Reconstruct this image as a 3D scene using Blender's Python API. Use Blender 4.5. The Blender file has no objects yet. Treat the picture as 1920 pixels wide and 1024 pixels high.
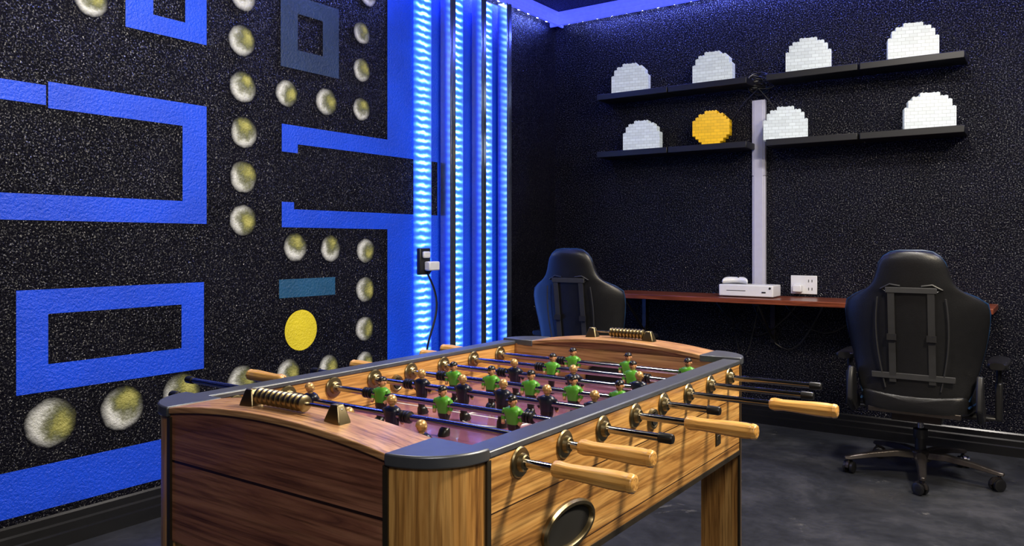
import bpy, bmesh, math, random
from mathutils import Vector, Matrix
random.seed(4)
SC = bpy.context.scene
COL = SC.collection
SC.view_settings.view_transform = 'Standard'
pi = math.pi
F = 1474.0; HY = 455.0; H = 1.17
S35, C35 = math.sin(math.radians(35)), math.cos(math.radians(35))
WX = 3.17      # left wall at x=-WX
BY = 5.10      # back wall
CEIL = 2.90

# ---------------------------------------------------------------- mesh builder
class MB:
    def __init__(s): s.v=[]; s.f=[]; s.m=[]; s.uv=[]
    def add(s, verts, faces, mi=0, uvs=None):
        o=len(s.v); s.v += [tuple(p) for p in verts]
        for k,fc in enumerate(faces):
            s.f.append(tuple(i+o for i in fc)); s.m.append(mi)
            s.uv.append([uvs[i] for i in fc] if uvs else None)
    def box(s,c,d,mi=0,M=None):
        hx,hy,hz=d[0]/2,d[1]/2,d[2]/2
        vs=[Vector((x,y,z)) for x in(-hx,hx) for y in(-hy,hy) for z in(-hz,hz)]
        if M is not None: vs=[M@v for v in vs]
        vs=[v+Vector(c) for v in vs]
        s.add(vs,[(0,1,3,2),(4,6,7,5),(0,4,5,1),(2,3,7,6),(0,2,6,4),(1,5,7,3)],mi)
    def bx(s,x0,x1,y0,y1,z0,z1,mi=0):
        s.box(((x0+x1)/2,(y0+y1)/2,(z0+z1)/2),(x1-x0,y1-y0,z1-z0),mi)
    def cyl(s,p0,p1,r0,r1=None,n=20,mi=0):
        if r1 is None: r1=r0
        s.tube([p0,p1],[r0,r1],n,mi)
    def tube(s,path,r,n=12,mi=0,caps=True):
        path=[Vector(p) for p in path]
        if not isinstance(r,(list,tuple)): r=[r]*len(path)
        rings=[]; up=None
        for i,p in enumerate(path):
            if i==0: t=path[1]-p
            elif i==len(path)-1: t=p-path[i-1]
            else: t=path[i+1]-path[i-1]
            t.normalize()
            if up is None:
                a=Vector((0,0,1)) if abs(t.z)<.9 else Vector((1,0,0))
                up=(a-t*a.dot(t)).normalized()
            else:
                up=(up-t*up.dot(t)).normalized()
            b=t.cross(up)
            rings.append([p+(up*math.cos(2*pi*k/n)+b*math.sin(2*pi*k/n))*r[i] for k in range(n)])
        s.loft(rings,mi,caps)
    def loft(s,rings,mi=0,caps=True,closed=False):
        n=len(rings[0]); vs=[p for r in rings for p in r]; fs=[]
        R=len(rings)
        for i in range(R if closed else R-1):
            j=(i+1)%R
            for k in range(n):
                fs.append((i*n+k,i*n+(k+1)%n,j*n+(k+1)%n,j*n+k))
        if caps and not closed:
            fs.append(tuple(range(n))[::-1]); fs.append(tuple((R-1)*n+k for k in range(n)))
        s.add(vs,fs,mi)
    def lathe(s,prof,n=24,o=(0,0,0),M=None,mi=0,sx=1,sy=1):
        rings=[]
        for r,z in prof:
            ring=[]
            for k in range(n):
                v=Vector((r*math.cos(2*pi*k/n)*sx,r*math.sin(2*pi*k/n)*sy,z))
                if M is not None: v=M@v
                ring.append(v+Vector(o))
            rings.append(ring)
        s.loft(rings,mi)
    def sph(s,c,r,n=14,mi=0,lo=0.02,hi=.98):
        if not isinstance(r,(list,tuple)): r=(r,r,r)
        rings=[]
        for i in range(n//2+1):
            a=pi*(lo+(hi-lo)*i/(n//2))-pi/2
            rings.append([Vector((c[0]+r[0]*math.cos(a)*math.cos(2*pi*k/n),c[1]+r[1]*math.cos(a)*math.sin(2*pi*k/n),c[2]+r[2]*math.sin(a))) for k in range(n)])
        s.loft(rings,mi)
    def prism(s,pts,h0,h1,fn,mi=0):
        s.loft([[fn(a,b,h0) for a,b in pts],[fn(a,b,h1) for a,b in pts]],mi)
    def build(s,name,mats,parent=None,loc=(0,0,0),rot=(0,0,0),smooth=35,bevel=0,bseg=2,sub=0):
        me=bpy.data.meshes.new(name); me.from_pydata(s.v,[],s.f)
        for m in (mats if isinstance(mats,(list,tuple)) else [mats]): me.materials.append(m)
        for p,mi in zip(me.polygons,s.m): p.material_index=mi
        if any(s.uv):
            ul=me.uv_layers.new(name='UVMap')
            for p,u in zip(me.polygons,s.uv):
                for k,li in enumerate(p.loop_indices): ul.data[li].uv = u[k] if u else (0,0)
        bm=bmesh.new(); bm.from_mesh(me); bmesh.ops.recalc_face_normals(bm,faces=bm.faces); bm.to_mesh(me); bm.free()
        if smooth:
            for p in me.polygons: p.use_smooth=True
            me.set_sharp_from_angle(angle=math.radians(smooth))
        o=bpy.data.objects.new(name,me); COL.objects.link(o)
        o.location=loc; o.rotation_euler=rot
        if parent: o.parent=parent
        if bevel:
            b=o.modifiers.new('b','BEVEL'); b.width=bevel; b.segments=bseg; b.limit_method='ANGLE'; b.angle_limit=math.radians(40)
            b.harden_normals=False
        if sub:
            b=o.modifiers.new('s','SUBSURF'); b.levels=sub; b.render_levels=sub
        return o
def empty(name,loc=(0,0,0),rot=(0,0,0)):
    e=bpy.data.objects.new(name,None); e.empty_display_size=.1; e.location=loc; e.rotation_euler=rot
    COL.objects.link(e); return e
def tag(o,label,cat,group=None,kind=None):
    o["label"]=label; o["category"]=cat
    if group: o["group"]=group
    if kind: o["kind"]=kind
    return o
def dup(o,parent=None,loc=None,rot=None):
    c=o.copy(); COL.objects.link(c)
    if parent is not None: c.parent=parent
    if loc is not None: c.location=loc
    if rot is not None: c.rotation_euler=rot
    return c
def dup_tree(o,loc=None,rot=None,parent=None):
    c=dup(o,parent,loc,rot)
    for ch in list(o.children): dup_tree(ch,parent=c)
    return c
def struct(o): o["kind"]="structure"; return o

# ---------------------------------------------------------------- materials
def newmat(name):
    m=bpy.data.materials.new(name); m.use_nodes=True
    return m,m.node_tree.nodes,m.node_tree.links,m.node_tree.nodes['Principled BSDF']
def mat(name,col,rough=.5,metal=0,spec=.5,em=None,es=0,coat=0,nvar=.12,nscale=30,bump=0,bscale=200):
    m,N,L,P=newmat(name)
    P.inputs['Roughness'].default_value=rough; P.inputs['Metallic'].default_value=metal
    P.inputs['Specular IOR Level'].default_value=spec; P.inputs['Coat Weight'].default_value=coat
    tc=N.new('ShaderNodeTexCoord'); no=N.new('ShaderNodeTexNoise'); no.inputs['Scale'].default_value=nscale
    L.new(tc.outputs['Object'],no.inputs['Vector'])
    cr=N.new('ShaderNodeValToRGB')
    cr.color_ramp.elements[0].position=.3; cr.color_ramp.elements[1].position=.7
    cr.color_ramp.elements[0].color=tuple(c*(1-nvar) for c in col)+(1,)
    cr.color_ramp.elements[1].color=tuple(min(1,c*(1+nvar)) for c in col)+(1,)
    L.new(no.outputs['Fac'],cr.inputs['Fac']); L.new(cr.outputs['Color'],P.inputs['Base Color'])
    if em:
        P.inputs['Emission Color'].default_value=em+(1,); P.inputs['Emission Strength'].default_value=es
    if bump:
        n2=N.new('ShaderNodeTexNoise'); n2.inputs['Scale'].default_value=bscale; n2.inputs['Detail'].default_value=3
        L.new(tc.outputs['Object'],n2.inputs['Vector'])
        b=N.new('ShaderNodeBump'); b.inputs['Strength'].default_value=bump; b.inputs['Distance'].default_value=.003
        L.new(n2.outputs['Fac'],b.inputs['Height']); L.new(b.outputs['Normal'],P.inputs['Normal'])
    return m
def orange_peel(N,L,P,strength=.8,scale=110,dist=.009,glit=0):
    tc=N.new('ShaderNodeTexCoord')
    n1=N.new('ShaderNodeTexNoise'); n1.inputs['Scale'].default_value=scale; n1.inputs['Detail'].default_value=2.5; n1.inputs['Roughness'].default_value=.6
    L.new(tc.outputs['Object'],n1.inputs['Vector'])
    b=N.new('ShaderNodeBump'); b.inputs['Strength'].default_value=strength; b.inputs['Distance'].default_value=dist
    L.new(n1.outputs['Fac'],b.inputs['Height']); L.new(b.outputs['Normal'],P.inputs['Normal'])
    if glit:
        g=N.new('ShaderNodeTexNoise'); g.inputs['Scale'].default_value=140; g.inputs['Detail'].default_value=2; g.inputs['Roughness'].default_value=.7
        L.new(tc.outputs['Object'],g.inputs['Vector'])
        r=N.new('ShaderNodeMapRange'); r.inputs['From Min'].default_value=.54; r.inputs['From Max'].default_value=.66
        L.new(g.outputs['Fac'],r.inputs['Value'])
        s=N.new('ShaderNodeMath'); s.operation='MULTIPLY_ADD'; s.inputs[1].default_value=glit; s.inputs[2].default_value=.05
        L.new(r.outputs['Result'],s.inputs[0]); L.new(s.outputs[0],P.inputs['Specular IOR Level'])
        q=N.new('ShaderNodeMapRange'); q.inputs['To Min'].default_value=.40; q.inputs['To Max'].default_value=.22
        L.new(r.outputs['Result'],q.inputs['Value']); L.new(q.outputs['Result'],P.inputs['Roughness'])
    return tc
def wallpaint(name,col,rough=.3,var=.25,strength=.8,glit=0):
    m,N,L,P=newmat(name); P.inputs['Roughness'].default_value=rough
    tc=orange_peel(N,L,P,strength,glit=glit)
    n=N.new('ShaderNodeTexNoise'); n.inputs['Scale'].default_value=3.5; n.inputs['Detail'].default_value=5
    L.new(tc.outputs['Object'],n.inputs['Vector'])
    cr=N.new('ShaderNodeValToRGB'); cr.color_ramp.elements[0].position=.35; cr.color_ramp.elements[1].position=.68
    cr.color_ramp.elements[0].color=tuple(c*(1-var) for c in col)+(1,); cr.color_ramp.elements[1].color=tuple(min(1,c*(1+var)) for c in col)+(1,)
    L.new(n.outputs['Fac'],cr.inputs['Fac']); L.new(cr.outputs['Color'],P.inputs['Base Color'])
    return m
def wood(name,cols,axis=1,rough=.4,plank=0,paxis=2,stretch=14,sc=2.2,bump=.25,coat=.1):
    m,N,L,P=newmat(name); P.inputs['Roughness'].default_value=rough; P.inputs['Coat Weight'].default_value=coat
    tc=N.new('ShaderNodeTexCoord'); mp=N.new('ShaderNodeMapping')
    s=[stretch]*3; s[axis]=1.0
    mp.inputs['Scale'].default_value=s; L.new(tc.outputs['Object'],mp.inputs['Vector'])
    n=N.new('ShaderNodeTexNoise'); n.inputs['Scale'].default_value=sc; n.inputs['Detail'].default_value=8; n.inputs['Roughness'].default_value=.62; n.inputs['Distortion'].default_value=1.3
    L.new(mp.outputs['Vector'],n.inputs['Vector'])
    cr=N.new('ShaderNodeValToRGB'); E=cr.color_ramp.elements
    E[0].position=.28; E[0].color=cols[0]+(1,); E[1].position=.70; E[1].color=cols[2]+(1,)
    e=E.new(.46); e.color=cols[1]+(1,)
    L.new(n.outputs['Fac'],cr.inputs['Fac'])
    mp2=N.new('ShaderNodeMapping'); s2=[160]*3; s2[axis]=5
    mp2.inputs['Scale'].default_value=s2; L.new(tc.outputs['Object'],mp2.inputs['Vector'])
    n2=N.new('ShaderNodeTexNoise'); n2.inputs['Scale'].default_value=1.2; n2.inputs['Detail'].default_value=4
    L.new(mp2.outputs['Vector'],n2.inputs['Vector'])
    cr2=N.new('ShaderNodeValToRGB'); cr2.color_ramp.elements[0].position=.32; cr2.color_ramp.elements[0].color=(.36,.31,.26,1); cr2.color_ramp.elements[1].position=.56; cr2.color_ramp.elements[1].color=(1,1,1,1)
    L.new(n2.outputs['Fac'],cr2.inputs['Fac'])
    mx=N.new('ShaderNodeMix'); mx.data_type='RGBA'; mx.blend_type='MULTIPLY'; mx.inputs['Factor'].default_value=.85
    L.new(cr.outputs['Color'],mx.inputs['A']); L.new(cr2.outputs['Color'],mx.inputs['B'])
    out=mx.outputs['Result']
    if plank:
        sx=N.new('ShaderNodeSeparateXYZ'); L.new(tc.outputs['Object'],sx.inputs['Vector'])
        mm=N.new('ShaderNodeMath'); mm.operation='MULTIPLY'; mm.inputs[1].default_value=1/plank; L.new(sx.outputs[paxis],mm.inputs[0])
        fr=N.new('ShaderNodeMath'); fr.operation='FRACT'; L.new(mm.outputs[0],fr.inputs[0])
        lt=N.new('ShaderNodeMath'); lt.operation='LESS_THAN'; lt.inputs[1].default_value=.02; L.new(fr.outputs[0],lt.inputs[0])
        mx2=N.new('ShaderNodeMix'); mx2.data_type='RGBA'; L.new(lt.outputs[0],mx2.inputs['Factor']); L.new(out,mx2.inputs['A']); mx2.inputs['B'].default_value=tuple(c*.25 for c in cols[0])+(1,)
        fl=N.new('ShaderNodeMath'); fl.operation='FLOOR'; L.new(mm.outputs[0],fl.inputs[0])
        wn=N.new('ShaderNodeTexWhiteNoise'); wn.noise_dimensions='1D'; L.new(fl.outputs[0],wn.inputs['W'])
        hs=N.new('ShaderNodeHueSaturation'); mr=N.new('ShaderNodeMapRange'); mr.inputs['To Min'].default_value=.85; mr.inputs['To Max'].default_value=1.15
        L.new(wn.outputs['Value'],mr.inputs['Value']); L.new(mr.outputs['Result'],hs.inputs['Value']); L.new(mx2.outputs['Result'],hs.inputs['Color']); out=hs.outputs['Color']
    L.new(out,P.inputs['Base Color'])
    b=N.new('ShaderNodeBump'); b.inputs['Strength'].default_value=bump; b.inputs['Distance'].default_value=.001
    L.new(n2.outputs['Fac'],b.inputs['Height']); L.new(b.outputs['Normal'],P.inputs['Normal'])
    return m
def emis(name,col,s):
    m,N,L,P=newmat(name); P.inputs['Base Color'].default_value=(.8,.8,.8,1)
    P.inputs['Emission Color'].default_value=col+(1,); P.inputs['Emission Strength'].default_value=s
    return m

M_wall=wallpaint('black_wall_paint',(.0035,.0035,.008),.3,strength=1.0,glit=1.7)
M_ceil=wallpaint('black_ceiling_paint',(.006,.006,.010),.4,strength=1.0,glit=1.0)
M_blue=wallpaint('blue_wall_paint',(.002,.066,.82),.45,.12,.6)
M_slate=wallpaint('slate_wall_paint',(.012,.035,.11),.45,.2,.6)
M_teal=wallpaint('teal_wall_paint',(.01,.08,.19),.45,.2,.6)
M_yel=wallpaint('yellow_wall_paint',(.80,.66,.03),.45,.15,.6)
M_base=mat('black_trim_gloss',(.006,.006,.007),.22)
oak=((.16,.062,.014),(.50,.245,.062),(.78,.46,.15))
M_oak_y=wood('rustic_oak_along_side',oak,1,.42,.125,2)
M_oak_x=wood('rustic_oak_end_shaded',((.060,.020,.015),(.21,.082,.048),(.37,.17,.098)),0,.4,.25,2)  # same oak as the sides, with shade put into its darker colour
M_oak_top=wood('rustic_oak_end_top',((.22,.095,.036),(.47,.24,.10),(.64,.38,.17)),0,.4)
M_oak_z=wood('rustic_oak_post',oak,2,.42)
M_handle=wood('beech_handle',((.50,.23,.05),(.76,.40,.10),(.86,.53,.18)),0,.35,stretch=8,sc=3,coat=.3)
M_gun=mat('gunmetal_trim',(.12,.13,.15),.36,.6,nvar=.08)
M_edge=mat('dark_edge_strip',(.035,.028,.018),.35,.3)
M_brass=mat('antique_brass',(.30,.24,.13),.34,1,nvar=.1)
M_steel=mat('polished_steel',(.38,.38,.41),.14,1,nvar=.05)
M_rubber=mat('black_rubber',(.008,.008,.009),.35)
M_field=mat('playfield_laminate',(.22,.085,.15),.18,0,nvar=.35,nscale=4,coat=.3)
M_void=mat('dark_interior',(.003,.003,.003),.8)
M_green=mat('green_jersey',(.09,.34,.03),.35,nvar=.1)
M_navy=mat('navy_jersey',(.007,.010,.026),.3)
M_skin=mat('figure_skin',(.55,.27,.13),.4)
M_gold=mat('gold_head_paint',(.55,.34,.13),.32,.45)
M_blk=mat('figure_black',(.008,.008,.008),.3)
M_leather=mat('black_faux_leather',(.008,.008,.009),.36,0,bump=.25,bscale=260)
M_strap=mat('black_webbing',(.018,.018,.019),.7)
M_pipe=mat('blue_piping',(.006,.03,.085),.4)
M_plastic=mat('black_plastic',(.012,.012,.013),.4)
M_dmetal=mat('dark_painted_metal',(.06,.052,.05),.3,.7)
M_shelf=mat('black_shelf_laminate',(.005,.005,.006),.45)
M_desk=wood('red_brown_desk_wood',((.09,.02,.010),(.18,.042,.018),(.27,.07,.03)),0,.3,stretch=10)
M_white=mat('white_plastic',(.68,.69,.72),.35,nvar=.03)
M_duct=mat('white_cable_duct',(.48,.48,.58),.4,nvar=.03)
M_alu=mat('brushed_aluminium',(.42,.48,.62),.2,.95,nvar=.06)
M_cove=mat('cove_trim_painted_glow',(.25,.3,.7),.25,.3,em=(.05,.075,1.0),es=1.3)  # blue LED glow painted onto the trim as emission; trim is no lamp
M_led2=emis('led_diode_violet_blue',(.35,.42,1.0),220)
M_ledtape=mat('led_tape',(.5,.6,.8),.4)
def stripglowmat():  # LED streaks and glow falling on the wall, drawn into the emission colour
    m,N,L,P=newmat('led_strip_painted_glow'); P.inputs['Roughness'].default_value=.3; P.inputs['Base Color'].default_value=(.05,.15,.7,1)
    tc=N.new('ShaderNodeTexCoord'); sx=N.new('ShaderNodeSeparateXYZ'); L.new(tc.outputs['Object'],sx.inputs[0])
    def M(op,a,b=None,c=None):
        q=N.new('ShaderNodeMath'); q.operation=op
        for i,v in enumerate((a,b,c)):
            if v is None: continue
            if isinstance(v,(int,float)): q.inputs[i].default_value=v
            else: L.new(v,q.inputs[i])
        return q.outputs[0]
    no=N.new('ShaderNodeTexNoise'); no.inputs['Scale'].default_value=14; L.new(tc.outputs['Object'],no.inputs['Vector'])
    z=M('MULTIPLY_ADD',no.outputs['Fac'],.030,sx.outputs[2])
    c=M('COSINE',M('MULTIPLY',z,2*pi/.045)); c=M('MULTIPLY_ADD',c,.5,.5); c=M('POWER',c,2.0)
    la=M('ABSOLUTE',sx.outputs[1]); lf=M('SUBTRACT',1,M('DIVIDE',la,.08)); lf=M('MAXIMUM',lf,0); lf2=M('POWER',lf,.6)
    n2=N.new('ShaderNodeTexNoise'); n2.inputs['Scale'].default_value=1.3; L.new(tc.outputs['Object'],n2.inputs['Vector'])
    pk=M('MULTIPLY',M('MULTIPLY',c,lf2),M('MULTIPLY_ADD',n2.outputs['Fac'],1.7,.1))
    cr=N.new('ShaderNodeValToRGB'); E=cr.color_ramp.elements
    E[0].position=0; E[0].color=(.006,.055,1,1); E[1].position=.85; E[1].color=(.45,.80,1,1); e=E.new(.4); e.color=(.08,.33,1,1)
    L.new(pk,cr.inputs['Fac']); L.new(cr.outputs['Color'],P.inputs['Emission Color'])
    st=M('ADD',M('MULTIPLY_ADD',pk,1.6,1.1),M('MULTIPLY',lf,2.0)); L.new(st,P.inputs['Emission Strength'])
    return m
M_stripglow=stripglowmat()
def brickmat(name,col,em):
    m,N,L,P=newmat(name); P.inputs['Roughness'].default_value=.3
    tc=N.new('ShaderNodeTexCoord'); sx=N.new('ShaderNodeSeparateXYZ'); L.new(tc.outputs['Object'],sx.inputs[0])
    cb=N.new('ShaderNodeCombineXYZ'); L.new(sx.outputs[0],cb.inputs[0]); L.new(sx.outputs[2],cb.inputs[1])
    br=N.new('ShaderNodeTexBrick'); br.inputs['Scale'].default_value=25; br.inputs['Brick Width'].default_value=1.0; br.inputs['Row Height'].default_value=.5
    br.inputs['Mortar Size'].default_value=.025
    br.inputs['Color1'].default_value=col+(1,); br.inputs['Color2'].default_value=tuple(c*.82 for c in col)+(1,); br.inputs['Mortar'].default_value=tuple(c*.55 for c in col)+(1,)
    L.new(cb.outputs[0],br.inputs['Vector']); L.new(br.outputs['Color'],P.inputs['Base Color'])
    L.new(br.outputs['Color'],P.inputs['Emission Color']); P.inputs['Emission Strength'].default_value=em
    return m
M_brW=brickmat('white_toy_brick',(.48,.53,.56),.55)
M_brY=brickmat('yellow_toy_brick',(.82,.47,.005),.25)
def floormat():
    m,N,L,P=newmat('stained_concrete'); tc=N.new('ShaderNodeTexCoord')
    n=N.new('ShaderNodeTexNoise'); n.inputs['Scale'].default_value=1.7; n.inputs['Detail'].default_value=14; n.inputs['Roughness'].default_value=.78; n.inputs['Distortion'].default_value=.2
    L.new(tc.outputs['Object'],n.inputs['Vector'])
    cr=N.new('ShaderNodeValToRGB'); E=cr.color_ramp.elements; E[0].position=.30; E[0].color=(.010,.011,.013,1); E[1].position=.75; E[1].color=(.085,.085,.092,1)
    e=E.new(.5); e.color=(.030,.032,.037,1)
    L.new(n.outputs['Fac'],cr.inputs['Fac'])
    v=N.new('ShaderNodeTexNoise'); v.inputs['Scale'].default_value=4; v.inputs['Detail'].default_value=15; v.inputs['Roughness'].default_value=.82; v.inputs['Distortion'].default_value=.5
    L.new(tc.outputs['Object'],v.inputs['Vector'])
    c2=N.new('ShaderNodeValToRGB'); c2.color_ramp.elements[0].position=.60; c2.color_ramp.elements[0].color=(0,0,0,1); c2.color_ramp.elements[1].position=.67; c2.color_ramp.elements[1].color=(.75,.75,.75,1)
    L.new(v.outputs['Fac'],c2.inputs['Fac'])
    mx=N.new('ShaderNodeMix'); mx.data_type='RGBA'; L.new(c2.outputs['Color'],mx.inputs['Factor']); L.new(cr.outputs['Color'],mx.inputs['A']); mx.inputs['B'].default_value=(.24,.23,.21,1)
    L.new(mx.outputs['Result'],P.inputs['Base Color'])
    rr=N.new('ShaderNodeMapRange'); rr.inputs['To Min'].default_value=.15; rr.inputs['To Max'].default_value=.5
    L.new(n.outputs['Fac'],rr.inputs['Value']); L.new(rr.outputs['Result'],P.inputs['Roughness'])
    v2=N.new('ShaderNodeTexNoise'); v2.inputs['Scale'].default_value=60; v2.inputs['Detail'].default_value=4; L.new(tc.outputs['Object'],v2.inputs['Vector'])
    b=N.new('ShaderNodeBump'); b.inputs['Strength'].default_value=.25; b.inputs['Distance'].default_value=.002
    L.new(v2.outputs['Fac'],b.inputs['Height']); L.new(b.outputs['Normal'],P.inputs['Normal'])
    return m
M_floor=floormat()
def dotmat():
    m,N,L,P=newmat('sprayed_dot_paint'); P.inputs['Roughness'].default_value=.45
    orange_peel(N,L,P,.8)
    uv=N.new('ShaderNodeUVMap'); uv.uv_map='UVMap'
    tc=N.new('ShaderNodeTexCoord')
    no=N.new('ShaderNodeTexNoise'); no.inputs['Scale'].default_value=16; no.inputs['Detail'].default_value=6; no.inputs['Roughness'].default_value=.7; L.new(tc.outputs['Object'],no.inputs['Vector'])
    ln=N.new('ShaderNodeVectorMath'); ln.operation='LENGTH'; L.new(uv.outputs[0],ln.inputs[0])
    ad=N.new('ShaderNodeMath'); ad.operation='MULTIPLY_ADD'; L.new(no.outputs['Fac'],ad.inputs[0]); ad.inputs[1].default_value=.35; L.new(ln.outputs['Value'],ad.inputs[2])
    al=N.new('ShaderNodeMapRange'); al.inputs['From Min'].default_value=1.15; al.inputs['From Max'].default_value=.80; L.new(ad.outputs[0],al.inputs['Value'])
    s2=N.new('ShaderNodeVectorMath'); s2.operation='SUBTRACT'; L.new(uv.outputs[0],s2.inputs[0]); s2.inputs[1].default_value=(.45,.22,0)
    l2=N.new('ShaderNodeVectorMath'); l2.operation='LENGTH'; L.new(s2.outputs[0],l2.inputs[0])
    sb=N.new('ShaderNodeMath'); sb.operation='SUBTRACT'; L.new(no.outputs['Fac'],sb.inputs[0]); sb.inputs[1].default_value=.5
    a2=N.new('ShaderNodeMath'); a2.operation='MULTIPLY_ADD'; L.new(sb.outputs[0],a2.inputs[0]); a2.inputs[1].default_value=1.6; L.new(l2.outputs['Value'],a2.inputs[2])
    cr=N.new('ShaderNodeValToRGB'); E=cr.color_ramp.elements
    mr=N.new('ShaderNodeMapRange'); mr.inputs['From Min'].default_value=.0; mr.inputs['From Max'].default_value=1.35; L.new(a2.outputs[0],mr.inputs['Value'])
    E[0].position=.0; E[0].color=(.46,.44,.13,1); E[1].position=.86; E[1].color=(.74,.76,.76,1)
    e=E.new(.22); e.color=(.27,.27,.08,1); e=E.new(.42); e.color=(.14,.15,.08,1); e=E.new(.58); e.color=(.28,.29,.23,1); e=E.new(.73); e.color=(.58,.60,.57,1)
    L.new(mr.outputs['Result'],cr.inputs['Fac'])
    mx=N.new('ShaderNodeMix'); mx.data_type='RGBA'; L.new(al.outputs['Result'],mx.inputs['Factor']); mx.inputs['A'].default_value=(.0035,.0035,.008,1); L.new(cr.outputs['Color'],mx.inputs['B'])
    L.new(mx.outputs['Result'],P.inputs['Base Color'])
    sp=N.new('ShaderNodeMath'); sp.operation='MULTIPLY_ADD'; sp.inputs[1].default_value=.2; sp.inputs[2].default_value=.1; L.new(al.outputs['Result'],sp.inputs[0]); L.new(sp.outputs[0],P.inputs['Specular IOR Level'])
    return m
M_dot=dotmat()

# ---------------------------------------------------------------- room shell
X1=2.3; Y0=-2.0
def slab(name,x0,x1,y0,y1,z0,z1,m):
    b=MB(); b.bx(x0,x1,y0,y1,z0,z1); return struct(b.build(name,m,smooth=0))
slab('floor',-WX-.1,X1+.1,Y0-.1,BY+.1,-.1,0,M_floor)
slab('ceiling',-WX-.1,X1+.1,Y0-.1,BY+.1,CEIL,CEIL+.1,M_ceil)
slab('wall_left',-WX-.1,-WX,Y0,BY,0,CEIL,M_wall)
slab('wall_back',-WX-.1,X1+.1,BY,BY+.1,0,CEIL,M_wall)
slab('wall_right',X1,X1+.1,Y0,BY,0,CEIL,M_wall)
slab('wall_front',-WX-.1,X1+.1,Y0-.1,Y0,0,CEIL,M_wall)
bprof=[(0,0),(.022,0),(.022,.05),(.016,.056),(.016,.085),(.010,.092),(.010,.12),(.004,.128),(0,.128)]
b=MB(); b.prism(bprof,Y0,BY,lambda a,c,h:Vector((-WX+a,h,c))); struct(b.build('baseboard_left',M_base,smooth=0))
b=MB(); b.prism(bprof,-WX,X1,lambda a,c,h:Vector((h,BY-a,c))); struct(b.build('baseboard_back',M_base,smooth=0))
tprof=[(0,2.85),(.055,2.85),(.055,2.80),(.065,2.795),(.075,2.80),(.075,2.83),(.068,2.835),(.068,2.865),(.080,2.87),(.080,2.897),(0,2.897)]
b=MB(); b.prism(tprof,Y0,BY,lambda a,c,h:Vector((-WX+a,h,c))); struct(b.build('trim_1',M_cove,smooth=0))
b=MB(); b.prism(tprof,-WX,X1,lambda a,c,h:Vector((h,BY-a,c))); struct(b.build('trim_2',M_cove,smooth=0))
def ledstrip(name,p0,p1,nrm,sp,led,label,ds=.014,w=.014):
    p0=Vector(p0);p1=Vector(p1);t=(p1-p0);Ln=t.length;t.normalize();nrm=Vector(nrm);sd=t.cross(nrm)
    R=Matrix((t,sd,nrm)).transposed()
    b=MB(); b.box((p0+p1)/2+nrm*.001,(Ln,w,.002),0,R)
    n=int(Ln/sp)
    for i in range(n): b.box(p0+t*(sp*(i+.5))+nrm*.005,(ds,ds,.006),1,R)
    o=b.build(name,[M_ledtape,led],smooth=0)
    return tag(o,label,'led strip',group='blue led tape in the ceiling cove')
ledstrip('led_tape',(-WX+.054,1.0,2.808),(-WX+.054,BY-.09,2.808),(-1,0,0),.12,M_led2,'blue led tape glowing in the cove of the mural wall')
ledstrip('led_tape',(-WX+.09,BY-.054,2.808),(X1-.02,BY-.054,2.808),(0,1,0),.12,M_led2,'blue led tape glowing in the cove of the shelf wall')
b=MB(); b.bx(0,.010,-.075,.075,.15,2.78); b.bx(.010,.014,-.008,.008,.15,2.78)  # wide band carries the painted wall glow, narrow tape in front
ls=b.build('led_light_strip',M_stripglow,loc=(-WX+.003,3.575,0),smooth=0)
tag(ls,'vertical blue led strip with painted glow band on the blue wall beside aluminium profiles','led strip',group='vertical blue led strips')
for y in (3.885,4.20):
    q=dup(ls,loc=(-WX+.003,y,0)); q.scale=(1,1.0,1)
b=MB()
pr=[(0,0),(.075,0),(.075,.012),(.062,.012),(.062,.028),(.075,.028),(.075,.055),(0,.055)]
b.prism(pr,0.0,2.79,lambda a,c,h:Vector((a,c,h)))
prof=b.build('aluminium_profile',M_alu,loc=(-WX+.024,3.725,0),smooth=0)
tag(prof,'floor-to-ceiling brushed aluminium profile between blue led strips','metal profile',group='vertical aluminium profiles')
for y in (4.04,4.325):
    dup(prof,loc=(-WX+.024,y,0))

# ---------------------------------------------------------------- mural
def LW(px,py):
    u=(px-960)/F; d=WX/(S35-C35*u); return d*(C35+S35*u), H-(py-HY)*d/F
yL=lambda px: LW(px,0)[0]
zL=lambda px,py: LW(px,py)[1]
mu=MB()
def quad(y0,y1,z0,z1,mi,off=.0015):
    x=-WX+off
    mu.add([(x,y0,z0),(x,y1,z0),(x,y1,z1),(x,y0,z1)],[(0,1,2,3)],mi)
def frame(y0,y1,z0,z1,a0,a1,c0,c1,mi):
    quad(y0,a0,z0,z1,mi); quad(a1,y1,z0,z1,mi); quad(a0,a1,z0,c0,mi); quad(a0,a1,c1,z1,mi)
frame(yL(235),yL(387),zL(387,85),2.75,yL(287),yL(347),zL(345,42),2.6,0)
zt=zL(387,200); zb=zL(342,236)
quad(-.6,yL(86),zb+.01,zL(86,160),0)
quad(yL(90),yL(342),zb,zt,0)
quad(yL(342),yL(387),zL(387,420),zt,0)
quad(-.6,yL(342),zL(387,420),zL(342,377),0)
frame(yL(30),yL(382),zL(382,691),zL(382,529),yL(90),yL(340),zL(340,653),zL(340,571),0)
quad(-.6,yL(640),zL(310,896),zL(310,822),0)
frame(yL(526),yL(635),zL(635,148),zL(635,18),yL(558),yL(605),zL(605,106),zL(605,40),1)
quad(yL(523),yL(628),zL(575,556),zL(575,522),4)
ze=3.72; yv=yL(726)
z1=zL(726,262); z0=zL(770,298)
quad(yL(528),yv,z0,z1,0); quad(yL(528),yL(558),z0-.045,z0,0)
quad(yv,ze,z0,2.79,0)
z1=zL(770,402); z0=zL(726,430)
quad(yL(528),yv,z0,z1,0); quad(yL(528),yL(551),z1,z1+.035,0)
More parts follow.
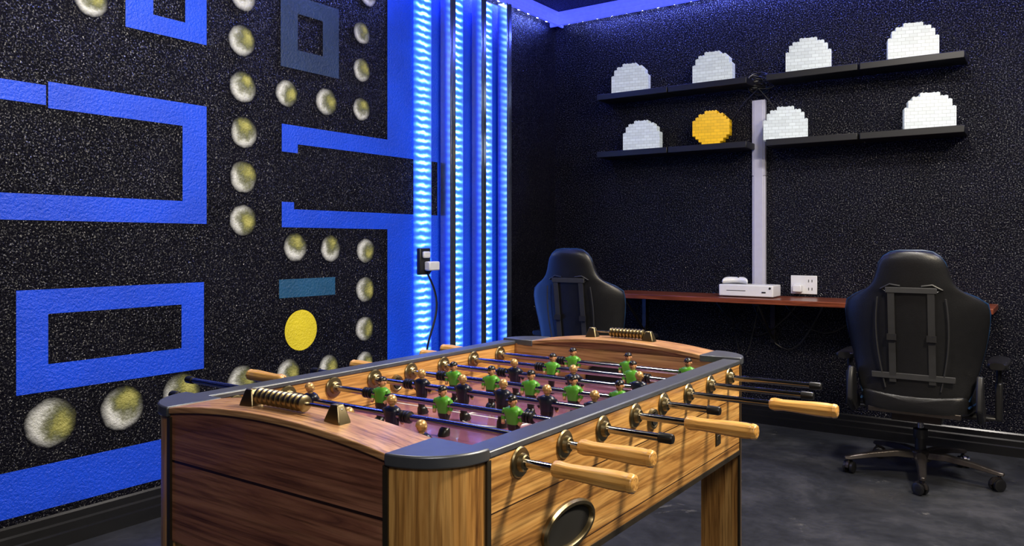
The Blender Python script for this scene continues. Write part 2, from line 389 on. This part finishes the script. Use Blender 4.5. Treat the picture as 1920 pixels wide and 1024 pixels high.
quad(yv,ze,.13,z1,0)
quad(ze,4.40,.13,2.79,0)
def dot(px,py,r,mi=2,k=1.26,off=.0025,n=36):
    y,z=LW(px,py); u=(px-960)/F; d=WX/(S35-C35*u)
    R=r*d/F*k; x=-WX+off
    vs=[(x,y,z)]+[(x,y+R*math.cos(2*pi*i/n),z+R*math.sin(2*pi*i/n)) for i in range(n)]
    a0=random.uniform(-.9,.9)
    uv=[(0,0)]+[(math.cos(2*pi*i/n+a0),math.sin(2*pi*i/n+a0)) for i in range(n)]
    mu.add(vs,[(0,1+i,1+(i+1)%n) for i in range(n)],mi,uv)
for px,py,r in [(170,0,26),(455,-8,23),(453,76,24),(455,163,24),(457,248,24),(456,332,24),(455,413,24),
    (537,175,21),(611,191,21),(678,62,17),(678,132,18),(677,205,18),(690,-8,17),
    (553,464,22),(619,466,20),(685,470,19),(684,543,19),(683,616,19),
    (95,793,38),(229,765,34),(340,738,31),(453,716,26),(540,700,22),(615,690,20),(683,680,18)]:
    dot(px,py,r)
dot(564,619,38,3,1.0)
mo=mu.build('painted_mural',[M_blue,M_slate,M_dot,M_yel,M_teal],smooth=0)
tag(mo,'bright blue maze bands with sprayed white dots on textured black wall','wall mural')

oy,oz=LW(788,490)
out=empty('power_outlet',(-WX+.018,oy-.01,oz))
tag(out,'dark wall outlet with white plug and hanging black cord','power outlet')
b=MB(); b.bx(0,.03,-.045,.05,-.08,.08); b.build('outlet_box',M_plastic,out,bevel=.006)
b=MB(); b.bx(.03,.075,-.01,.085,-.055,.0); b.bx(.03,.05,-.03,.03,.02,.06); b.build('plug',M_white,out,bevel=.008)
b=MB(); pth=[(.06,.02,-.05)]
for i in range(25):
    t=i/24; pth.append((.035+.015*math.sin(t*7),.02+.05*math.sin(t*8)*(1-.3*t)+.07*t,-.08-t*.85))
b.tube(pth,.007,8); b.build('power_cord',M_rubber,out)

# ---------------------------------------------------------------- foosball table
CX,CY=-1.115,1.5375; hw,hl,R=.395,.6825,.11; ZT=.85; ZB=.60
T=empty('foosball_table',(CX,CY,0))
tag(T,'rustic oak foosball table with green and navy players and wooden handles','foosball table')
for s in (1,-1):
    b=MB(); b.bx(min(s*(hw-.045),s*hw),max(s*(hw-.045),s*hw),-(hl-R),hl-R,ZB,ZT-.012)
    b.build('side_panel',M_oak_y,T,smooth=0)
    b=MB(); b.bx(min(s*(hw-.048),s*(hw+.002)),max(s*(hw-.048),s*(hw+.002)),-(hl-R),hl-R,ZT-.012,ZT)
    b.build('rail_cap',M_gun,T,bevel=.003)
    b=MB(); b.bx(min(s*(hw-.006),s*(hw+.002)),max(s*(hw-.006),s*(hw+.002)),-(hl-R),hl-R,ZB-.006,ZB+.006)
    b.build('edge_strip',M_edge,T,smooth=0)
ARCH=.022
for s in (1,-1):
    n=28
    top=[(-(hw-R)+2*(hw-R)*i/n, ZT-.002+ARCH*(1-(-1+2*i/n)**2)) for i in range(n+1)]
    pts=[(-(hw-R),ZB)]+[(a,c-.006) for a,c in top]+[((hw-R),ZB)]
    ya,yb=s*(hl-.105),s*(hl-.004)
    b=MB(); b.prism(pts,ya,yb,lambda a,c,h:Vector((a,h,c)))
    b.build('end_panel',M_oak_x,T,smooth=25)
    pts=[(a,c-.006) for a,c in top]+[(a,c+.006) for a,c in reversed(top)]
    b=MB(); b.prism(pts,s*(hl-.112),s*(hl+.001),lambda a,c,h:Vector((a,h,c)))
    b.build('end_top_board',M_oak_top,T,smooth=25,bevel=.002)
    g=MB(); g.bx(-(hw-.045),hw-.045,min(s*(hl-.106),s*(hl-.112)),max(s*(hl-.106),s*(hl-.112)),.745,ZT-.008); g.build('end_inner_board',M_oak_top,T,smooth=0)
    g=MB(); gp=[(.085*math.cos(pi*i/20),.06*math.sin(pi*i/20)**.8) for i in range(21)]
    g.prism(gp,s*(hl-.1125),s*(hl-.115),lambda a,c,h:Vector((a,h,c+.75)))
    g.build('goal_mouth',M_void,T,smooth=0)
    g=MB(); g.tube([(a,s*(hl-.115),c+.75) for a,c in gp],.003,8); g.build('goal_rim',M_brass,T)
def pie(r0,cx,cy,sx,sy,n=14,ex=0):
    return [(cx-sx*ex,cy-sy*ex)]+[(cx+sx*r0*math.cos(pi/2*i/n),cy+sy*r0*math.sin(pi/2*i/n)) for i in range(n+1)]
for sx in (1,-1):
    for sy in (1,-1):
        cx,cy=sx*(hw-R),sy*(hl-R)
        b=MB(); b.prism(pie(R-.002,cx,cy,sx,sy),.02,ZT-.014,lambda a,c,h:Vector((a,c,h)))
        leg=b.build('leg',M_oak_z,T,smooth=40)
        b=MB(); b.prism(pie(R+.004,cx,cy,sx,sy,ex=.004),ZT-.014,ZT+.006,lambda a,c,h:Vector((a,c,h)))
        b.build('corner_cap',M_gun,T,smooth=40,bevel=.003)
        b=MB(); b.bx(sx*(hw-.001)-.003,sx*(hw-.001)+.003,cy-.005,cy+.005,.02,ZT-.014)
        b.build('edge_strip',M_edge,T,smooth=0)
        b=MB(); b.bx(cx-.005,cx+.005,sy*(hl-.002)-.003,sy*(hl-.002)+.003,.02,ZT-.014)
        b.build('edge_strip',M_edge,T,smooth=0)
        b=MB(); b.cyl((cx+sx*.045,cy+sy*.045,0),(cx+sx*.045,cy+sy*.045,.022),.035,.03); b.build('foot',M_rubber,T)
b=MB(); b.bx(-hw+.045,hw-.045,-hl+.105,hl-.105,.735,.745); b.build('playfield',M_field,T,smooth=0)
b=MB(); b.bx(-hw+.045,hw-.045,-hl+.105,hl-.105,ZB,.615); b.build('bottom_board',M_edge,T,smooth=0)
b=MB(); b.bx(-hw+.045,hw-.045,-.007,-.001,.745,.7458); b.build('centre_line',M_white,T)
b=MB(); b.tube([(.09*math.cos(2*pi*i/40),.09*math.sin(2*pi*i/40),.7452) for i in range(41)],.0025,6,caps=False)
b.build('centre_circle',M_white,T)
def oval_ring(bm,x,y,z,a,c,w,dp,mi,n=40):
    s=1 if x>0 else -1
    prof_=[(0,0),(0,dp*.6),(.3*w,dp),(.75*w,dp),(w,dp*.3),(w,0)]
    rings=[]
    for i in range(n):
        t=2*pi*i/n
        rings.append([Vector((x+s*h,y+(a-q)*math.cos(t),z+(c-q)*math.sin(t))) for q,h in prof_])
    bm.loft(rings,mi,closed=True)
for sx in (1,-1):
    b=MB(); oval_ring(b,sx*hw,1.20-CY,.668,.087,.044,.013,.010,0)
    b.build('ball_return_ring',M_brass,T)
    b=MB(); b.loft([[Vector((sx*(hw+h),1.20-CY+.075*math.cos(2*pi*i/32),.668+.032*math.sin(2*pi*i/32))) for i in range(32)] for h in (-.01,.002)],0)
    b.build('ball_return_opening',M_void,T,smooth=0)
    for xx in (sx*hw,sx*(hw-.045)):
        b=MB()
        s2=1 if abs(xx)>hw-.01 else -1
        dr=sx*s2
        b.lathe([(.014,0),(.014,.006),(.017,.008),(.021,.007),(.023,0)],28,(xx,.012,.793),Matrix.Rotation(dr*pi/2,3,'Y'),0)
        b.build('ball_entry_ring',M_brass,T)
        b=MB(); b.lathe([(.001,.0065),(.0135,.0085),(.001,.0088)],24,(xx,.012,.793),Matrix.Rotation(dr*pi/2,3,'Y'),0); b.build('ball_entry_hole',M_void,T)
b=MB(); b.bx(hw,hw+.003,1.942-CY-.016,1.942-CY+.016,.655,.692); b.bx(hw+.003,hw+.0045,1.942-CY-.011,1.942-CY+.011,.668,.680,1)
b.build('maker_plaque',[M_edge,M_brass],T,bevel=.001)

def figure(team):
    b=MB()
    def ring(z,hx,hy,oy=0,n=14): return [Vector((hx*math.copysign(abs(math.cos(2*pi*k/n))**.75,math.cos(2*pi*k/n)),oy+hy*math.copysign(abs(math.sin(2*pi*k/n))**.75,math.sin(2*pi*k/n)),z)) for k in range(n)]
    b.loft([ring(-.064,.0095,.010,-.004),ring(-.060,.011,.012,-.005),ring(-.050,.010,.009,-.002),ring(-.046,.007,.006)],0)
    b.loft([ring(-.047,.007,.006),ring(-.034,.0078,.0068),ring(-.022,.0125,.0095),ring(-.015,.0125,.0098)],0)
    b.loft([ring(-.016,.0125,.010),ring(-.004,.0145,.0112),ring(.006,.0175,.0115),ring(.012,.0165,.0098),ring(.016,.008,.007)],1)
    for s in (1,-1):
        b.tube([(s*.0165,0,.009),(s*.0205,-.001,.0),(s*.0195,-.004,-.010)],[.0052,.0050,.0042],8,1)
        b.tube([(s*.0195,-.004,-.010),(s*.0165,-.009,-.0155)],[.004,.0035],8,2)
    b.cyl((0,0,.014),(0,0,.021),.0045,None,10,2)
    b.sph((0,-.0005,.0265),(.0082,.0092,.0105),14,2)
    b.sph((0,-.0098,.0255),(.0018,.0028,.0022),8,2)
    for s in (1,-1):
        b.sph((s*.0085,0,.0262),(.0015,.0025,.003),8,2)
        b.sph((s*.0033,-.0086,.0282),(.0012,.001,.0011),6,4)
    b.box((0,-.0088,.0212),(.005,.0016,.001),4)
    if team=='g':
        b.sph((0,.0003,.0300),(.0090,.0100,.0085),14,3,.5,.98)
        b.box((0,-.0105,.0307),(.012,.006,.0014),3)
        mats=[M_blk,M_green,M_skin,M_blk,M_blk]
    else:
        b.sph((0,.0010,.0285),(.0088,.0096,.0095),14,3,.45,.98)
        mats=[M_blk,M_navy,M_gold,M_gold,M_blk]
    o=b.build('player_figure',mats,None,smooth=60)
    o["label"]='green-shirted player figure with black cap' if team=='g' else 'navy player figure with gold head'
    o.scale=(1.15,1.15,1.10)
    return o
figs={'g':figure('g'),'n':figure('n')}; used={'g':False,'n':False}
RY=Matrix.Rotation(pi/2,3,'Y')
b=MB(); pf=[(.005,0)]
for i in range(3): pf+=[(.0125,.001+i*.008),(.0125,.006+i*.008),(.009,.007+i*.008)]
pf+=[(.005,.025)]
b.lathe(pf,18,(0,0,0),RY); bumper0=b.build('rod_bumper',M_rubber)
b=MB(); b.lathe([(.008,0),(.0130,.003),(.0148,.012),(.0128,.03),(.0138,.06),(.0158,.10),(.0158,.122),(.0148,.130),(.0158,.134),(.0148,.141),(.010,.143)],8,(0,0,0),RY)
handle0=b.build('handle',M_handle,smooth=20,bevel=.002)
b=MB(); b.lathe([(.006,0),(.0095,.001),(.0095,.024),(.008,.028),(.003,.029)],16,(0,0,0),RY); cap0=b.build('rod_end_cap',M_rubber)
b=MB(); b.lathe([(.0085,-.002),(.0245,-.001),(.0255,.002),(.0235,.0045),(.0155,.0055),(.0135,.0125),(.0115,.0140),(.0085,.0140)],28,(0,0,0),RY); bear0=b.build('rod_bearing',M_brass)
first={'b':True,'h':True,'c':True,'r':True}
def place(key,src,parent,loc,rot=(0,0,0)):
    if first[key]:
        first[key]=False; src.parent=parent; src.location=loc; src.rotation_euler=rot; return src
    return dup(src,parent,loc,rot)
rodz=.815
rods=[(1.049,-1.705,-.516,1,'n',[-1.30,-1.115,-.93]),
(1.188,-1.86,-.55,1,'n',[-1.384,-1.134]),
(1.328,-1.79,-.577,-1,'g',[-1.3013,-1.1135,-.927]),
(1.468,-1.70,-.47,1,'n',[-1.301,-1.17,-1.054,-.9335,-.815]),
(1.607,-1.69,-.592,-1,'g',[-1.311,-1.189,-1.0685,-.9475,-.826]),
(1.746,-1.62,-.389,1,'n',[-1.213,-1.029,-.845]),
(1.886,-1.67,-.4727,-1,'g',[-1.1814,-.932]),
(2.023,-1.70,-.4885,-1,'g',[-1.194,-1.0136,-.833])]
for k,(y,xl,xr,hs,team,fx) in enumerate(rods):
    b=MB(); ry=y-CY
    b.cyl((xl-CX+.01,0,0),(xr-CX-.01,0,0),.0072,None,16)
    rod=b.build('player_rod',M_steel,T,(0,ry,rodz))
    if hs>0:
        place('h',handle0,rod,(xr-CX-.140,0,0)); place('c',cap0,rod,(xl-CX+.026,0,0),(0,0,pi))
    else:
        place('h',handle0,rod,(xl-CX+.140,0,0),(0,0,pi)); place('c',cap0,rod,(xr-CX-.026,0,0))
    for x in fx:
        src=figs[team]; r=(random.uniform(-.12,.12),0,pi if team=='n' else 0)
        if not used[team]:
            used[team]=True; src.parent=rod; src.location=(x-CX,0,0); src.rotation_euler=r
        else: dup(src,rod,(x-CX,0,0),r)
    place('b',bumper0,rod,(fx[0]-CX-.054,0,0)); place('b',bumper0,rod,(fx[-1]-CX+.028,0,0))
    for sx in (1,-1):
        place('r',bear0,T,(sx*hw,ry,rodz),(0,0,0 if sx>0 else pi))
        place('r',bear0,T,(sx*(hw-.046),ry,rodz),(0,0,pi if sx>0 else 0))
def counter(y,xa,xb,b0,b1):
    sy=y-CY
    zt=lambda x: ZT+.004+ARCH*(1-((x-CX)/(hw-R))**2)
    sc=MB()
    zr=zt((xa+xb)/2)+.0165
    for x in (xa,xb):
        zz=zt(x)
        sc.loft([[Vector((x-CX+sa*w,sc_*dd,z)) for sa,sc_ in ((-1,-1),(1,-1),(1,1),(-1,1))] for w,dd,z in ((.020,.014,zz-.004),(.018,.013,zz+.004),(.010,.008,zz+.026),(.008,.007,zz+.030))],0)
    sc.cyl((xa-CX-.012,0,zr),(xb-CX+.012,0,zr),.003,None,10,1)
    o=sc.build('score_counter',[M_brass,M_steel],T,(0,sy,0),bevel=.002)
    n=10
    bd=None
    for i in range(n):
        x=b0+(b1-b0)*(i+.5)/n
        if bd is None:
            q=MB(); q.lathe([(.004,-.006),(.010,-.0058),(.0145,-.003),(.0150,0),(.0145,.003),(.010,.0058),(.004,.006)],20,(0,0,0),RY)
            bd=q.build('scoring_bead',M_brass,o,(x-CX,0,zr))
        else: dup(bd,o,(x-CX,0,zr))
counter(.905,-1.215,-.989,-1.195,-1.065)
counter(2.175,-1.213,-1.02,-1.150,-1.035)

# ---------------------------------------------------------------- gaming chair
def chair(loc,rot):
    G=empty('gaming_chair',loc,(0,0,rot))
    rows=[(.40,.20,-.200),(.43,.235,-.205),(.50,.255,-.212),(.58,.275,-.222),(.67,.295,-.235),(.76,.312,-.25),(.84,.318,-.262),(.885,.310,-.268),(.915,.268,-.272),(.945,.205,-.277),(.98,.172,-.283),(1.03,.158,-.29),(1.075,.146,-.297),(1.105,.125,-.302),(1.125,.095,-.305),(1.132,.055,-.306)]
    n=36; rings=[]; edges=[]
    for z,w,y in rows:
        ring=[]
        th=.075 if z<1.1 else .075*(1-(z-1.1)/.05)
        wing=.075*min(1,max(0,(z-.42)/.2))*(1 if z<.90 else max(.15,1-(z-.90)/.06))
        for k in range(n):
            a=2*pi*k/n; c=math.cos(a); s=math.sin(a)
            t=math.copysign(abs(c)**.8,c)
            yy=y+math.copysign(abs(s)**.7,s)*th/2*(1.0)+wing*abs(t)**2.5
            ring.append(Vector((w*t,yy,z)))
        rings.append(ring); edges.append((w,y+wing,z))
    b=MB(); b.loft(rings,0); back=b.build('backrest',M_leather,G,smooth=180,sub=1)
    pth=[Vector((-w+.006,y-.004,z)) for w,y,z in edges[1:]]+[Vector((w-.006,y-.004,z)) for w,y,z in reversed(edges[1:])]
    b=MB(); b.tube(pth,.0048,8); b.build('piping',M_pipe,back)
    def yb(z):
        for (z0,w0,y0),(z1,w1,y1) in zip(rows,rows[1:]):
            if z0<=z<=z1: return y0+(y1-y0)*(z-z0)/(z1-z0)-.0375
        return -.34
    for s in (1,-1):
        p=[Vector((s*(.115+.04*math.sin((z-.45)*5)),yb(z)-.003,z)) for z in [.47+.44*i/12 for i in range(13)]]
        b=MB(); b.tube(p,.004,6); b.build('seam',M_strap,back)
        rr=[]
        for i in range(11):
            z=.50+.44*i/10; y=yb(z)-.006; x=s*.085
            rr.append([Vector((x-.015,y+.004,z)),Vector((x+.015,y+.004,z)),Vector((x+.015,y-.002,z)),Vector((x-.015,y-.002,z))])
        b=MB(); b.loft(rr,0); b.box((s*.085,yb(.72)-.012,.72),(.042,.010,.03),1); b.build('strap',[M_strap,M_plastic],back,smooth=0)
        b=MB(); b.tube([(s*(.045),yb(.965)+.002,.965),(s*.09,yb(.96)+.004,.972),(s*.13,yb(.95)+.008,.950),(s*.10,yb(.93)+.002,.935),(s*.05,yb(.93)+.001,.940),(s*.045,yb(.965)+.002,.965)],.006,8); b.build('slot_surround',M_plastic,back)
    b=MB(); b.box((0,yb(.945)-.004,.945),(.22,.008,.028)); b.build('strap',M_strap,back,bevel=.003)
    b=MB(); b.box((0,yb(.53)-.004,.53),(.36,.008,.03)); b.build('strap',M_strap,back,bevel=.003)
    b=MB(); b.sph((0,-.235,1.02),(.13,.05,.07),16); b.build('head_pillow',M_leather,G)
    rings=[]
    for y,w,z0,z1 in [(-.25,.20,.36,.43),(-.23,.235,.345,.445),(-.1,.25,.335,.45),(.1,.26,.335,.455),(.22,.255,.34,.45),(.27,.24,.355,.435),(.29,.20,.37,.42)]:
        ring=[]
        for k in range(28):
            a=2*pi*k/28; c=math.cos(a); s=math.sin(a)
            t=math.copysign(abs(c)**.6,c); q=math.copysign(abs(s)**.5,s)
            ring.append(Vector((w*t,y,(z0+z1)/2+(z1-z0)/2*q+(.03*abs(t)**3 if q>0 else 0))))
        rings.append(ring)
    b=MB(); b.loft(rings); seat=b.build('seat',M_leather,G,smooth=180,sub=1)
    for s in (1,-1):
        b=MB(); b.tube([(s*w*.985,y,(z0+z1)/2+.01) for y,w,z0,z1 in [(-.23,.235,.345,.445),(-.1,.25,.335,.45),(.1,.26,.335,.455),(.22,.255,.34,.45),(.27,.23,.355,.435)]],.005,8)
        b.build('piping',M_pipe,seat)
        b=MB(); pp=[(-.29,.40),(-.20,.33),(-.10,.33),(-.08,.38),(-.16,.43),(-.20,.55),(-.25,.56),(-.28,.50)]
        b.prism(pp,s*.262,s*.290,lambda a,c,h:Vector((h,a,c))); b.build('hinge_cover',M_plastic,G,bevel=.008)
        b=MB()
        b.box((s*.27,.02,.325),(.16,.07,.018)); b.box((s*.335,.02,.41),(.03,.075,.18)); b.box((s*.335,.02,.52),(.022,.05,.12))
        arm=b.build('armrest',M_plastic,G,bevel=.008)
        b=MB(); rg=[]
        for y,w in ((-.13,.03),(-.12,.042),(-.02,.046),(.1,.046),(.145,.04),(.155,.028)):
            rg.append([Vector((s*.335+w*math.copysign(abs(math.cos(2*pi*k/20))**.6,math.cos(2*pi*k/20)),y+.01,.592+.016*math.copysign(abs(math.sin(2*pi*k/20))**.6,math.sin(2*pi*k/20)))) for k in range(20)])
        b.loft(rg); b.build('arm_pad',M_rubber,arm)
    b=MB(); b.bx(-.11,.11,-.15,.13,.295,.338); b.bx(-.20,.20,-.24,-.20,.345,.37); b.tube([(.1,.05,.31),(.24,.06,.305),(.29,.06,.30)],.007,8)
    b.build('tilt_mechanism',M_dmetal,G,bevel=.006)
    b=MB(); b.cyl((0,0,.08),(0,0,.20),.027,.025,20); b.cyl((0,0,.20),(0,0,.297),.014,None,16,1)
    b.lathe([(.03,.19),(.034,.20),(.034,.235),(.02,.24)],20); b.build('gas_lift',[M_plastic,M_steel],G)
    b=MB(); b.lathe([(.03,.075),(.05,.08),(.05,.125),(.035,.135),(.03,.135)],24)
    for a in [207,279,351,63,135]:
        t=math.radians(a); dx,dy=math.cos(t),math.sin(t); nx,ny=-dy,dx; rg=[]
        for r,w,zc,hh in ((.03,.030,.108,.020),(.12,.026,.112,.018),(.24,.021,.098,.014),(.34,.018,.080,.011),(.365,.012,.078,.008)):
            rg.append([Vector((dx*r+nx*w*p,dy*r+ny*w*p,zc+hh*q)) for p,q in ((-1,-.8),(-.7,.8),(0,1.1),(.7,.8),(1,-.8))])
        b.loft(rg)
    b.build('star_base',M_dmetal,G,bevel=.003)
    c0=None
    for a in [207,279,351,63,135]:
        t=math.radians(a); lc=(.345*math.cos(t),.345*math.sin(t),0); rz=t+.9
        if c0 is None:
            q=MB()
            for s in (1,-1): q.lathe([(.004,-.009),(.024,-.009),(.029,-.006),(.029,.006),(.024,.009),(.004,.009)],22,(-.012,s*.017,.029),Matrix.Rotation(pi/2,3,'X'))
            q.loft([[Vector((-.012+.034*math.cos(pi*k/10)*f,s_,.031+.034*math.sin(pi*k/10)*f)) for k in range(11)]+[Vector((-.012-.02*f,s_,.04)),Vector((-.012+.02*f,s_,.04))] for s_,f in ((-.007,1),(.007,1))],1)
            q.cyl((0,0,.045),(0,0,.078),.008,None,12,1)
            c0=q.build('caster',[M_rubber,M_dmetal],G,lc,(0,0,rz))
        else: dup(c0,G,lc,(0,0,rz))
    return G
g1=chair((-.584,4.41,0),0.0)
tag(g1,'black faux-leather gaming chair with blue piping and straps, armrests showing','gaming chair','gaming chairs at the desk')
g2=dup_tree(g1,loc=(-2.42,4.34,0),rot=(0,0,.03))
g2["label"]='black faux-leather gaming chair with blue piping, tucked by the desk end'

# ---------------------------------------------------------------- desk and items
D=empty('computer_desk',(-1.42,4.90,0)); tag(D,'long narrow reddish-brown wooden desk fixed along the black wall','desk')
ZD=.83
b=MB(); b.bx(-1.13,1.13,-.19,.197,ZD-.03,ZD); b.build('desktop',M_desk,D,bevel=.003)
for x in (-1.0,-.1,.95):
    b=MB(); b.bx(x-.015,x+.015,.18,.197,ZD-.30,ZD-.03); b.bx(x-.015,x+.015,-.14,.197,ZD-.045,ZD-.03)
    b.tube([(x,.185,ZD-.28),(x,-.11,ZD-.045)],.008,8); b.build('bracket',M_dmetal,D,bevel=.002)
for x0,x1,dp in ((-.35,.2,.22),(-.1,.35,.3),(-.25,-.05,.36),(.1,.6,.18)):
    b=MB(); b.tube([(x0-.13+(x1-x0)*i/14,.17-.02*abs(math.sin(i)),ZD-.035-dp*math.sin(pi*i/14)) for i in range(15)],.0045,6)
    b.build('cable',M_rubber,D)
c=empty('game_console',(-1.61,4.90,ZD)); tag(c,'small white rectangular game console lying flat on the desk','game console')
b=MB(); b.bx(-.17,.17,-.078,.08,.006,.078); b.build('body',M_white,c,bevel=.006,bseg=3)
b=MB(); b.bx(-.15,.15,-.06,.06,0,.008); b.build('foot_plate',M_plastic,c)
b=MB(); b.bx(-.12,.0,-.0795,-.077,.040,.043); b.build('disc_slot',M_plastic,c)
b=MB(); b.bx(.10,.125,-.0795,-.077,.03,.038); b.build('port',M_plastic,c)
b=MB(); b.cyl((.15,-.0775,.06),(.15,-.0795,.06),.007,None,16); b.build('power_button',M_plastic,c)
def controller(loc,rot):
    g=empty('game_controller',loc,(0,0,rot))
    b=MB(); rg=[]
    for x,hy,hz,yc,zc in ((-.078,.012,.010,-.045,.014),(-.072,.030,.017,-.03,.019),(-.055,.042,.021,-.008,.023),(-.03,.034,.020,.004,.025),(0,.030,.019,.006,.025),(.03,.034,.020,.004,.025),(.055,.042,.021,-.008,.023),(.072,.030,.017,-.03,.019),(.078,.012,.010,-.045,.014)):
        rg.append([Vector((x,yc+hy*math.cos(2*pi*k/18),zc+hz*math.sin(2*pi*k/18))) for k in range(18)])
    b.loft(rg); b.build('body',M_white,g,smooth=180,sub=1)
    for x,y in ((-.042,.012),(.02,-.014)):
        b=MB(); b.cyl((x,y,.04),(x,y,.050),.005,None,10); b.cyl((x,y,.050),(x,y,.054),.009,None,14); b.build('thumbstick',M_plastic,g)
    for dx,dy in ((0,.009),(0,-.009),(.009,0),(-.009,0)):
        b=MB(); b.cyl((.045+dx,.01+dy,.042),(.045+dx,.01+dy,.047),.0035,None,10)
        b.build('button',M_plastic,g)
    return g
k=controller((-1.70,4.895,ZD+.079),.3); tag(k,'white game controller resting on top of the console','game controller')
o2=empty('wall_outlet',(-1.33,BY-.001,.905)); tag(o2,'white double outlet plate with plug on black wall above desk','wall outlet')
b=MB(); b.bx(-.08,.08,-.008,0,-.058,.058); b.build('cover_plate',M_white,o2,bevel=.003)
b=MB(); b.bx(-.06,-.005,-.05,-.008,-.045,.0); b.build('plug',M_white,o2,bevel=.006)
b=MB()
for z in (-.025,.025):
    for x in (.03,.05): b.bx(x-.002,x+.002,-.0095,-.008,z-.008,z+.008)
b.build('socket_slots',M_plastic,o2,smooth=0)
cd=MB(); cd.bx(-.042,.042,-.03,0,ZD+.005,1.60); cd.bx(-.042,.042,-.032,0,1.602,2.09); cd.bx(-.030,.030,-.036,-.03,ZD+.005,2.09)
o=cd.build('cable_duct',M_duct,loc=(-1.607,BY-.001,0),bevel=.004)
tag(o,'white vertical cable duct running up the black wall to the shelves','cable duct')
b=MB()
for s in range(7):
    p=[]; ph=random.uniform(0,6); rr=random.uniform(.03,.07)
    for i in range(28):
        t=i/27*4*pi+ph
        p.append((rr*math.cos(t)*1.3+.02*math.sin(t*.7+s),-.03-.015*math.sin(t*1.7+s)-.004*s,.03*math.sin(t)*1.1+.01*s+.015*math.cos(t*.5)))
    b.tube(p,.0035,6)
for x2,z2 in ((-.25,.06),(.22,.07),(-.3,-.28),(.2,-.26)):
    b.tube([(0,-.05,0),(x2*.3,-.045,z2*.2-.02),(x2*.7,-.03,z2*.7-.02),(x2,-.02,z2)],.0035,6)
o=b.build('cable_bundle',M_rubber,loc=(-1.60,BY-.004,2.16)); tag(o,'tangled bundle of black power cables on the wall between shelves','cable bundle',kind='stuff')

# ---------------------------------------------------------------- shelves
sh=None
for z in (2.215,1.81):
    for xa,xb in ((-2.70,-2.165),(-2.16,-1.63),(-1.51,-.975),(-.97,-.43)):
        if sh is None:
            b=MB(); b.bx(-.265,.265,-.20,0,-.04,0); sh=b.build('wall_shelf',M_shelf,loc=((xa+xb)/2,BY-.002,z),bevel=.003)
            tag(sh,'black floating wall shelf holding block-built lamps','shelf','black floating shelves')
        else: dup(sh,loc=((xa+xb)/2,BY-.002,z))
def XB(px,y):
    u=(px-960)/F; d=y/(C35+S35*u); return d*(C35*u-S35)
u_=.02
def voxel(name,rowsw,m,dep):
    b=MB(); n=len(rowsw)
    for i,w in enumerate(rowsw):
        b.bx(-w*u_/2,w*u_/2,-dep/2+.0005*(i%2),dep/2,i*u_,(i+1)*u_)
        nx=rowsw[i+1] if i+1<n else 0
        k=-w/2+.5
        while k<w/2:
            if abs(k)>nx/2:
                for yy in (-dep/2+.012,dep/2-.012): b.cyl((k*u_,yy,(i+1)*u_),(k*u_,yy,(i+1)*u_+.004),.006,None,8)
            k+=1
    return b.build(name,m,smooth=0)
arch=[13,13,13,13,13,13,11,11,9,5]
dome=voxel('brick_lamp',arch,M_brW,.075)
disc=[6,8,10,12,12,12,12,12,10,8,4]
lamps=[(1183,2.215,.05),(1338,2.215,-.05),(1516,2.215,.05),(1711,2.215,.10),(1205,1.81,.0),(1473,1.81,.1),(1742,1.81,.12)]
for i,(px,z,r) in enumerate(lamps):
    x=XB(px,4.985); o=dome if i==0 else dup(dome)
    o.location=(x,4.985,z); o.rotation_euler=(0,0,r+.15)
    tag(o,'white toy-brick stepped dome lamp standing on a black shelf','brick lamp','white brick lamps on the shelves')
o=voxel('brick_disc',disc,M_brY,.075); o.location=(XB(1335,4.985),4.985,1.81); o.rotation_euler=(0,0,.15)
tag(o,'round yellow toy-brick disc standing on a black shelf','brick ornament')

# ---------------------------------------------------------------- lights
def area(loc,target,size,power,col,sy=None):
    l=bpy.data.lights.new('lamp','AREA'); l.size=size; l.energy=power; l.color=col
    if sy: l.shape='RECTANGLE'; l.size_y=sy
    o=bpy.data.objects.new('ceiling_or_fill_light',l); COL.objects.link(o); o.location=loc
    o.rotation_euler=(Vector(target)-Vector(loc)).to_track_quat('-Z','Y').to_euler()
    return o
area((.75,2.2,2.85),(-.3,2.0,0),.32,125,(1,.86,.64))
area((-.6,3.4,2.86),(-.8,3.6,0),.25,44,(1,.93,.86))
area((.6,-.6,2.80),(-1.2,2.0,.8),1.0,50,(1,.92,.84))  # unseen fill light, added overhead behind the camera
area((-1.9,1.6,2.86),(-2.6,1.6,0),.3,34,(1,.93,.80))
area((1.0,3.9,2.86),(1.0,4.0,0),.25,42,(1,.97,.94))
# blue cove light lines (inside the coves, shining down the walls)
o=area((-.6,BY-.027,2.798),(-.6,BY-.06,0),4.6,20,(.12,.16,1.0),.02)
o.rotation_euler=(math.radians(-4),0,0)
o=area((-WX+.027,3.0,2.798),(-WX+.06,3.0,0),.02,16,(.10,.16,1.0),4.0)
o.rotation_euler=(0,math.radians(-4),0)
w=bpy.data.worlds.new('World'); SC.world=w; w.use_nodes=True
w.node_tree.nodes['Background'].inputs[0].default_value=(.05,.06,.1,1); w.node_tree.nodes['Background'].inputs[1].default_value=.3

# ---------------------------------------------------------------- camera
cam=bpy.data.cameras.new('camera'); co=bpy.data.objects.new('camera',cam); COL.objects.link(co)
co.location=(0,0,H); co.rotation_euler=(pi/2,0,math.radians(35))
cam.sensor_width=36; cam.lens=F/1920*36; cam.shift_y=-(512-HY)/1920; cam.clip_start=.02
SC.camera=co
